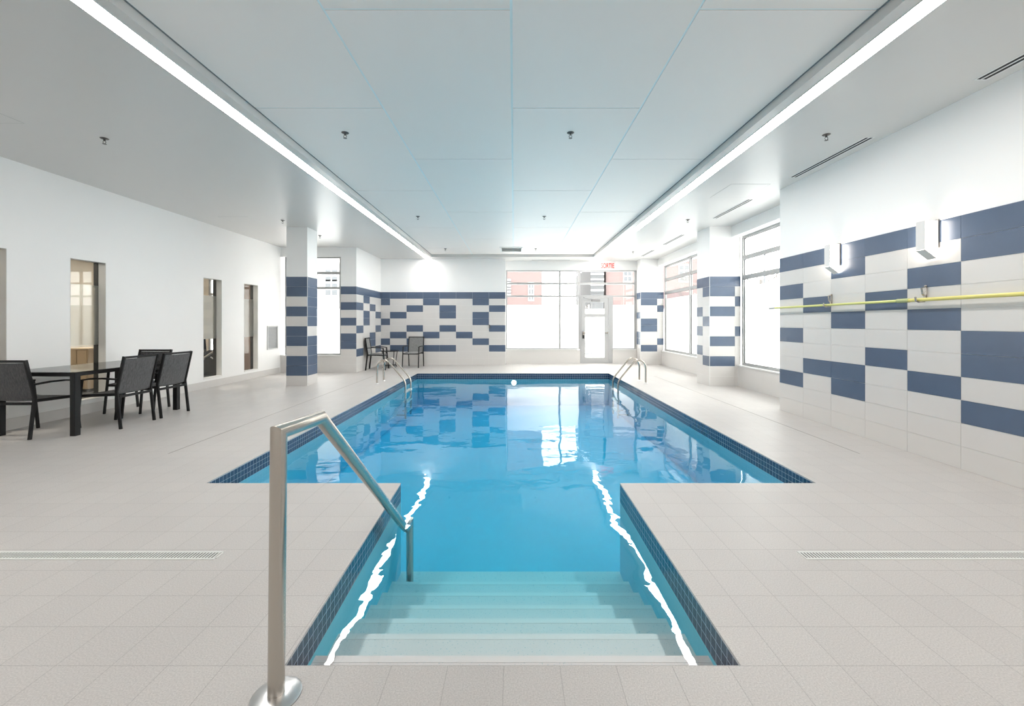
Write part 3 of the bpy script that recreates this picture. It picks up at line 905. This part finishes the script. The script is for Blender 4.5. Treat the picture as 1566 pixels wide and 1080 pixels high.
# steps of the entry bay
DEP = [.035, .137, .25, .355, .45, .54, .63]
for k, d in enumerate(DEP):
    ya = BY0 + .282 * k - (0 if k == 0 else 0); yb = BY0 + .282 * (k + 1)
    if k == 6: yb = PY0 + .02
    MB().box(BL1 - .01, BR + .01, ya, yb, ZB, ZW - d).build('step', M['step'], pool)
    if k < 6: MB().box(BL1, BR, yb - .030, yb + .010, ZW - d - .02, ZW - d + .0015).build('step_nosing', M['nosing'], pool)
mb = MB()
nx, ny = 2, 2
mb.face([(PXL, PY0, ZW), (PXR, PY0, ZW), (PXR, PY1, ZW), (PXL, PY1, ZW)])
mb.face([(BL0, BY0, ZW), (BR, BY0, ZW), (BR, PY0, ZW), (BL1, PY0, ZW)])
wo = mb.build('water', M['water'], None)
wo.parent = pool; wo.matrix_parent_inverse = Matrix.Translation(-pool.location)
# underwater lamp in the far wall, plus two unseen ones added near
def pool_lamp(x, y, nx_, ny_, z=-.26):
    mb = MB(); seg = 24; r = .08
    c = V(x, y, z); n = V(nx_, ny_, 0); u = V(-ny_, nx_, 0); w = V(0, 0, 1)
    ring = lambda rr, d: [c + n * d + (u * math.cos(2 * math.pi * k / seg) + w * math.sin(2 * math.pi * k / seg)) * rr for k in range(seg)]
    a, b_, e = ring(r, .0), ring(r, .03), ring(r * .8, .04)
    for k in range(seg):
        k2 = (k + 1) % seg
        mb.face([a[k], a[k2], b_[k2], b_[k]]); mb.face([b_[k], b_[k2], e[k2], e[k]])
    rim = mb.build('pool_lamp_rim', M['chrome'], pool)
    mb = MB(); mb.face(ring(r * .8, .038)); mb.build('pool_lamp_lens', M['poollamp'], pool)
M['poollamp'] = emit('pool_lamp_lens', (.9, .97, 1.0), POOL_L)
pool_lamp(0.0, PY1, 0, -1)
pool_lamp(-1.85, PY0, 0, 1)  # unseen lamp added to brighten the pool
pool_lamp(1.80, PY0, 0, 1)  # its added, unseen counterpart on the right

# ladders
def ladder(sgn, y0, lb):
    """sgn -1: left side of the pool, +1: right side"""
    e = PXL if sgn < 0 else PXR
    foot = -3.14 if sgn < 0 else 3.04
    inn = -2.49 if sgn < 0 else 2.40
    t = thing('pool_ladder', (foot, y0 + .25, 0), lb, 'pool ladder', 'stainless pool ladders')
    r = .021
    for y in (y0, y0 + .50):
        path = [(foot, y, 0), (foot, y, .36)]
        # arch over the top, then slant down towards the water and straight down along the wall
        top = foot - sgn * .17
        for k in range(1, 9):
            a = math.pi * k / 8 * .72
            path.append((foot - sgn * (.165 - .165 * math.cos(a)), y, .36 + .185 * math.sin(a)))
        px_, pz_ = path[-1][0], path[-1][2]
        path.append((inn + sgn * .06, y, .13)); path.append((inn + sgn * .02, y, .06)); path.append((inn, y, -.02)); path.append((inn, y, -.80))
        MB().tube(path, r, seg=14).build('rail', M['steel'], t)
        MB().lathe([(.05, .0), (.05, .006), (.03, .022), (.022, .024)], (foot, y, 0), seg=20).build('foot_flange', M['chrome'], t)
    for z in (-.19, -.42, -.65):
        MB().box(inn - .045, inn + .045, y0 + r * .6, y0 + .50 - r * .6, z - .015, z + .015).build('tread', M['white_p'], t)
    for y in (y0, y0 + .5):
        MB().tube([(inn, y, -.72), (e, y, -.72)], .014, seg=10).build('wall_standoff', M['steel'], t)
ladder(-1, 9.75, 'stainless pool ladder on the left side of the pool')
ladder(1, 9.80, 'stainless pool ladder on the right side of the pool')

# front handrail
t = thing('stair_handrail', (-.885, 1.594, 0), 'brushed steel handrail on the deck leading down into the pool steps', 'handrail')
R_ = .029
pth = [(-.892, 1.594, .010), (-.882, 1.594, .990), (-.842, 1.845, .990), (-.862, 3.28, -.155), (-.862, 3.40, -.245)]
MB().tube(pth[:2] + [(-.842, 1.845, .990)] + pth[3:] + [(-.862, 3.52, -.245)], R_, seg=28).build('rail', M['steel'], t)
MB().tube([(-.862, 3.52, -.22), (-.862, 3.52, ZW - .63 + .0)], R_, seg=24).build('lower_post', M['steel'], t)
MB().lathe([(.088, 0), (.088, .004), (.080, .009), (.040, .013), (.036, .013)], (-.892, 1.594, 0), seg=48).build('base_plate', M['chrome'], t)
MB().lathe([(.08, 0), (.08, .006), (.035, .012)], (-.862, 3.52, ZW - .63), seg=32).build('lower_base_plate', M['chrome'], t)

# ------------------------------------------------------------------ furniture
def sheet(mb, prof, x0, x1, th, m=0, sag=0.0):
    """a sling: profile (y,z) swept over x with sag"""
    nx_ = 6
    def P(i, j, off):
        a = i / nx_; x = x0 + (x1 - x0) * a
        y, z = prof[j]
        j0, j1 = max(j - 1, 0), min(j + 1, len(prof) - 1)
        ty, tz = prof[j1][0] - prof[j0][0], prof[j1][1] - prof[j0][1]
        L = math.hypot(ty, tz); ny, nz = -tz / L, ty / L
        s_ = sag * 4 * a * (1 - a)
        return (x, y + ny * (off - s_), z + nz * (off - s_))
    n = len(prof)
    vs = [P(i, j, th / 2) for j in range(n) for i in range(nx_ + 1)] + [P(i, j, -th / 2) for j in range(n) for i in range(nx_ + 1)]
    w = nx_ + 1; o = n * w; fs = []
    for j in range(n - 1):
        for i in range(nx_):
            a = j * w + i
            fs.append((a, a + 1, a + 1 + w, a + w)); fs.append((o + a, o + a + w, o + a + 1 + w, o + a + 1))
    for i in range(nx_):
        fs.append((i, o + i, o + i + 1, i + 1)); a = (n - 1) * w + i; fs.append((a, a + 1, o + a + 1, o + a))
    for j in range(n - 1):
        a = j * w; fs.append((a, a + w, o + a + w, o + a)); a = j * w + nx_; fs.append((a, o + a, o + a + w, a + w))
    mb._add(vs, fs, m, True)
    return mb

def make_chair(name, sling, rake=.10, wd=.52):
    """faces +y; feet on z=0"""
    t = thing(name, (0, 0, 0), 'x', 'chair', local=True)
    h = wd / 2; bw, bh = .026, .040
    bend = (-.215, .50); top = (bend[0] - rake, .955)
    for s in (-1, 1):
        x = s * h
        MB().bar([(x, -.27, 0), (x, bend[0], bend[1])], bw, bh).build('leg', M['black'], t)
        MB().bar([(x * 1.06, .30, 0), (x * 1.04, .235, .64)], bw, bh * .9).build('leg', M['black'], t)
        MB().bar([(x * 1.02, -.235, .655), (x * 1.045, -.05, .668), (x * 1.05, .12, .664), (x * 1.045, .25, .645)], .042, .020).build('armrest', M['black'], t)
    mb = MB()
    for s in (-1, 1): mb.bar([(s * h, bend[0], bend[1] - .004), (s * h, top[0], top[1])], bw, bh)
    mb.bar([(-h, top[0] + .004, top[1] - .014), (h, top[0] + .004, top[1] - .014)], .022, .030, up=(0, 1, 0))
    mb.build('back_frame', M['black'], t)
    mb = MB()
    for s in (-1, 1): mb.bar([(s * (h - .012), -.225, .455), (s * (h - .012), .265, .435)], .024, .036)
    mb.bar([(-h + .02, .262, .430), (h - .02, .262, .430)], .024, .03, up=(0, 1, 0))
    mb.bar([(-h + .01, -.235, .425), (h - .01, -.235, .425)], .022, .034, up=(0, 1, 0))
    mb.build('seat_frame', M['black'], t)
    pr = [(-.195, .462), (-.10, .452), (.05, .446), (.18, .448), (.255, .450), (.268, .440)]
    sheet(MB(), pr, -h + .02, h - .02, .006, sag=.012).build('seat', sling, t)
    f = lambda k: (bend[0] + (top[0] - bend[0]) * k, bend[1] + (top[1] - bend[1]) * k)
    pr = [(f(0)[0] + .006, .470), f(.15), f(.4), f(.7), f(.93)]
    sheet(MB(), pr, -h + .012, h - .012, .007, sag=-.012).build('backrest', sling, t)
    return t

c0 = make_chair('patio_chair', M['sling'])
D = math.radians
# (x, y, rotation, label): rotation 0 faces away from the camera
for i, (x, y, rz, lb) in enumerate((
        (-6.06, 5.36, D(0), 'black mesh armchair cut by the left edge, at the near end of the glass table'),
        (-5.45, 5.86, D(90), 'black mesh armchair on the pool side of the glass table, nearer one'),
        (-5.44, 6.49, D(90), 'black mesh armchair on the pool side of the glass table, farther one'),
        (-6.02, 6.83, D(180), 'black mesh armchair at the far end of the glass table, facing the camera'))):
    o = c0 if i == 0 else copy_tree(c0)
    o.location = (x, y, 0); o.rotation_euler = (0, 0, rz); o['label'] = lb; o['group'] = 'chairs around the glass dining table'
c1 = make_chair('mesh_armchair', M['sling_g'], rake=.07, wd=.49)
for i, (x, y, rz, lb) in enumerate((
        (-4.13, 12.80, D(-84), 'grey mesh armchair in the far corner against the tiled pier, side on'),
        (-3.19, 13.50, D(174), 'grey mesh armchair against the tiled back wall, facing the camera'))):
    o = c1 if i == 0 else copy_tree(c1)
    o.location = (x, y, 0); o.rotation_euler = (0, 0, rz); o['label'] = lb; o['group'] = 'grey armchairs in the far corner'

# dining table
tx0, tx1, ty0, ty1, tz = -6.42, -5.42, 5.25, 6.90, .79
t = thing('dining_table', ((tx0 + tx1) / 2, (ty0 + ty1) / 2, 0), 'black framed rectangular dining table with a smoked glass top', 'table')
for x in (tx0, tx1 - .066):
    for y in (ty0, ty1 - .066):
        MB().box(x, x + .066, y, y + .066, 0, tz - .052).build('leg', M['black'], t)
mb = MB()
mb.box(tx0, tx1, ty0, ty0 + .06, tz - .052, tz - .008); mb.box(tx0, tx1, ty1 - .06, ty1, tz - .052, tz - .008)
mb.box(tx0, tx0 + .06, ty0 + .06, ty1 - .06, tz - .052, tz - .008); mb.box(tx1 - .06, tx1, ty0 + .06, ty1 - .06, tz - .052, tz - .008)
mb.build('table_frame', M['black'], t)
MB().box(tx0 + .006, tx1 - .006, ty0 + .006, ty1 - .006, tz - .008, tz).build('glass_top', M['tabletop'], t)

# round side table
cx, cy = -3.93, 13.46
t = thing('side_table', (cx, cy, 0), 'small round black side table between the two grey armchairs', 'table')
MB().lathe([(.255, .515), (.262, .519), (.262, .523), (.255, .526)], (cx, cy, 0), seg=40).build('glass_top', M['tabletop'], t)
rp = [(cx + .268 * math.cos(2 * math.pi * k / 32), cy + .268 * math.sin(2 * math.pi * k / 32), .515) for k in range(33)]
MB().tube(rp, .014, seg=8).build('rim', M['black'], t)
MB().lathe([(.20, .055), (.205, .06), (.205, .068), (.20, .07)], (cx, cy, 0), seg=36).build('shelf', M['black'], t)
for k in range(4):
    a = math.pi / 4 + k * math.pi / 2
    MB().tube([(cx + .25 * math.cos(a), cy + .25 * math.sin(a), 0), (cx + .20 * math.cos(a), cy + .20 * math.sin(a), .07), (cx + .26 * math.cos(a), cy + .26 * math.sin(a), .51)], .012, seg=8).build('leg', M['black'], t)

# ------------------------------------------------------------------ outside
snow = simple('snowy_ground', (.84, .85, .86), .8, noise=.05, nscale=.5)
mb = MB()
mb.box(5.35, 90, -40, 120, -.4, -.12); mb.box(-90, 5.35, 15.0, 120, -.4, -.12); mb.box(-90, -4.9, 12.4, 15.0, -.4, -.12)
struct(mb, 'ground', snow)
pink = simple('salmon_render', (.190, .138, .133), .8)
greyp = simple('grey_cladding', (.105, .11, .115), .7)
wht = simple('white_render', (.42, .425, .425), .8)
winm = simple('dark_window_glass', (.10, .11, .12), .3)

def building(name, lb, x0, x1, y0, y1, h, wallm, wins, panels=(), z0=-.12):
    t = thing(name, ((x0 + x1) / 2, (y0 + y1) / 2, z0), lb, 'building')
    MB().box(x0, x1, y0, y1, z0, h).build('wall', wallm, t)
    MB().box(x0 - .15, x1 + .15, y0 - .15, y1 + .15, h, h + .35).build('roof', wht, t)
    for (a, b, c, d, nslat, m_) in panels:
        MB().box(a, b, y0 - .05, y0, c, d).build('panel', m_, t)
        if nslat:
            mb = MB()
            for k in range(nslat):
                z = c + (d - c) * (k + .5) / nslat
                mb.box(a, b, y0 - .12, y0 - .05, z - .07, z + .07)
            mb.build('balcony_slats', wht, t)
    for (a, b, c, d) in wins:
        f = MB(); f.box(a - .06, b + .06, y0 - .04, y0, c - .06, d + .06); fo = f.build('window_frame', wht, t)
        mb = MB(); n = max(1, int((d - c) / .45))
        for k in range(n):
            za = c + (d - c) * k / n
            mb.box(a, (a + b) / 2 - .04, y0 - .05, y0 - .0401, za + .05, za + (d - c) / n - .05)
            mb.box((a + b) / 2 + .04, b, y0 - .05, y0 - .0401, za + .05, za + (d - c) / n - .05)
        mb.build('window_pane', winm, t)
    return t
Yb = 34.0; k_ = Yb / 650
building('apartment_building', 'salmon pink building with grey slatted balcony, beyond the left panes of the back glazing',
         -7.6, 2.25, Yb, Yb + 10, 11, pink,
         [(2.45 - .8, 2.0 + .0, 3.1, 5.0)] if False else [(1.2, 1.55, 3.2, 4.6), (-7, -5.8, 3.2, 4.6), (-7, -5.8, 6.5, 8)],
         [(-3.5, -.25 + .0, 3.55, 4.95, 6, greyp)])
Yc = 36.0; kc = Yc / 650
building('apartment_building', 'pale pink block with small windows, beyond the panes above the door',
         7.8, 18.0, Yc, Yc + 10, 12, pink,
         [(9.3, 9.95, 4.9, 6.3), (11.3, 12.1, 4.9, 6.3), (9.3, 9.95, 1.9, 2.6), (11.3, 12.1, 1.9, 2.6), (14, 14.8, 4.9, 6.3)])
building('stair_tower', 'grey slatted stair tower beside the pale pink block, above the glazed door', 6.4, 7.5, Yc - .5, Yc + 8, 12, greyp, [],
         [(6.4, 7.5, 3.9, 6.6, 6, greyp)])
# added low wall, kept bright white to lighten the frosted film
mb = MB(); mb.box(-16, 30, 27, 27.3, -.12, 2.3)
tag(mb.build('added_white_wall', simple('bright_white_render', (.84, .84, .84), .8)), 'added low white wall across the snowy yard behind the glazing', 'wall')
# railing of small bike rack outside the door
t = thing('bike_rack', (4.1, 20.5, -.12), 'dark metal bike rack on the snow outside the glazed door', 'bike rack')
gm = simple('galvanised_rail', (.16, .17, .18), .5, metal=.4)
for k in range(8):
    x = 3.35 + k * .22
    MB().tube([(x, 20.5, -.12), (x, 20.5, .35), (x + .1, 20.5, .42), (x + .17, 20.5, .35), (x + .17, 20.5, -.12)], .02, seg=8).build('hoop', gm, t)
MB().tube([(3.25, 20.5, -.08), (5.2, 20.5, -.08)], .025, seg=8).build('ground_rail', gm, t)

# pale building beyond the alcove window
building('office_building', 'pale building with dark framed windows seen through the alcove window', -22, -8.2, 30, 40, 9.5, simple('pale_grey_render', (.30, .305, .31), .8),
         [(x, x + .85, 3.3, 5.2) for x in (-13.3, -12.2, -11.1)] + [(x, x + .9, -.1, 1.0) for x in (-14.0, -12.7, -11.4, -10.1)],
         [(-22, -8.2, 4.35, 4.45, 0, wht)])

# bare trees and a lamp post outside the right windows
bark = simple('grey_bark', (.16, .15, .14), .9)
def tree(x, y, h, lb, seed):
    rnd = random.Random(seed)
    t = thing('bare_tree', (x, y, -.12), lb, 'tree')
    MB().sweep([(x, y, -.12), (x + .05, y, h * .35), (x - .03, y + .05, h * .62)], [(.09 * math.cos(k * math.pi / 4), .09 * math.sin(k * math.pi / 4)) for k in range(8)]).build('trunk', bark, t)
    mb = MB()
    def br(p, d, L, r, depth):
        q = p + d * L
        mid = p + d * L * .5 + V(rnd.uniform(-.06, .06), rnd.uniform(-.06, .06), .02) * L
        mb.tube([p, mid, q], r, seg=5)
        if depth == 0: return
        for _ in range(3):
            nd = (d + V(rnd.uniform(-.8, .8), rnd.uniform(-.8, .8), rnd.uniform(-.2, .7))).normalized()
            br(p + d * L * rnd.uniform(.5, 1), nd, L * .66, r * .6, depth - 1)
    for k in range(7):
        a = k * 2.4; z = h * (.33 + .045 * k)
        br(V(x, y, z), V(math.cos(a) * .8, math.sin(a) * .8, .6).normalized(), h * .2, .025, 3)
    mb.build('branches', bark, t)
tree(14.0, 24.0, 6.2, 'bare tree beyond the upper panes of the nearer right window', 3)
tree(12.4, 28.5, 6.0, 'bare tree beyond the upper panes of the farther right window', 5)
t = thing('street_lamp', (12.8, 21.7, -.12), 'thin grey lamp post beyond the nearer right window', 'street lamp')
MB().tube([(12.8, 21.7, -.12), (12.8, 21.7, 4.9)], .045, seg=10).build('post', gm, t)
MB().box(12.45, 12.85, 21.6, 21.8, 4.9, 5.0).build('lamp_head', gm, t)
building('apartment_building', 'distant pinkish building beyond the farther right window', 20, 24, 48, 64, 6.8, pink, [(21, 22, 4, 5.2), (21, 22, 1, 2.2)])

for o in bpy.data.objects:
    if '_w' in o: del o['_w']
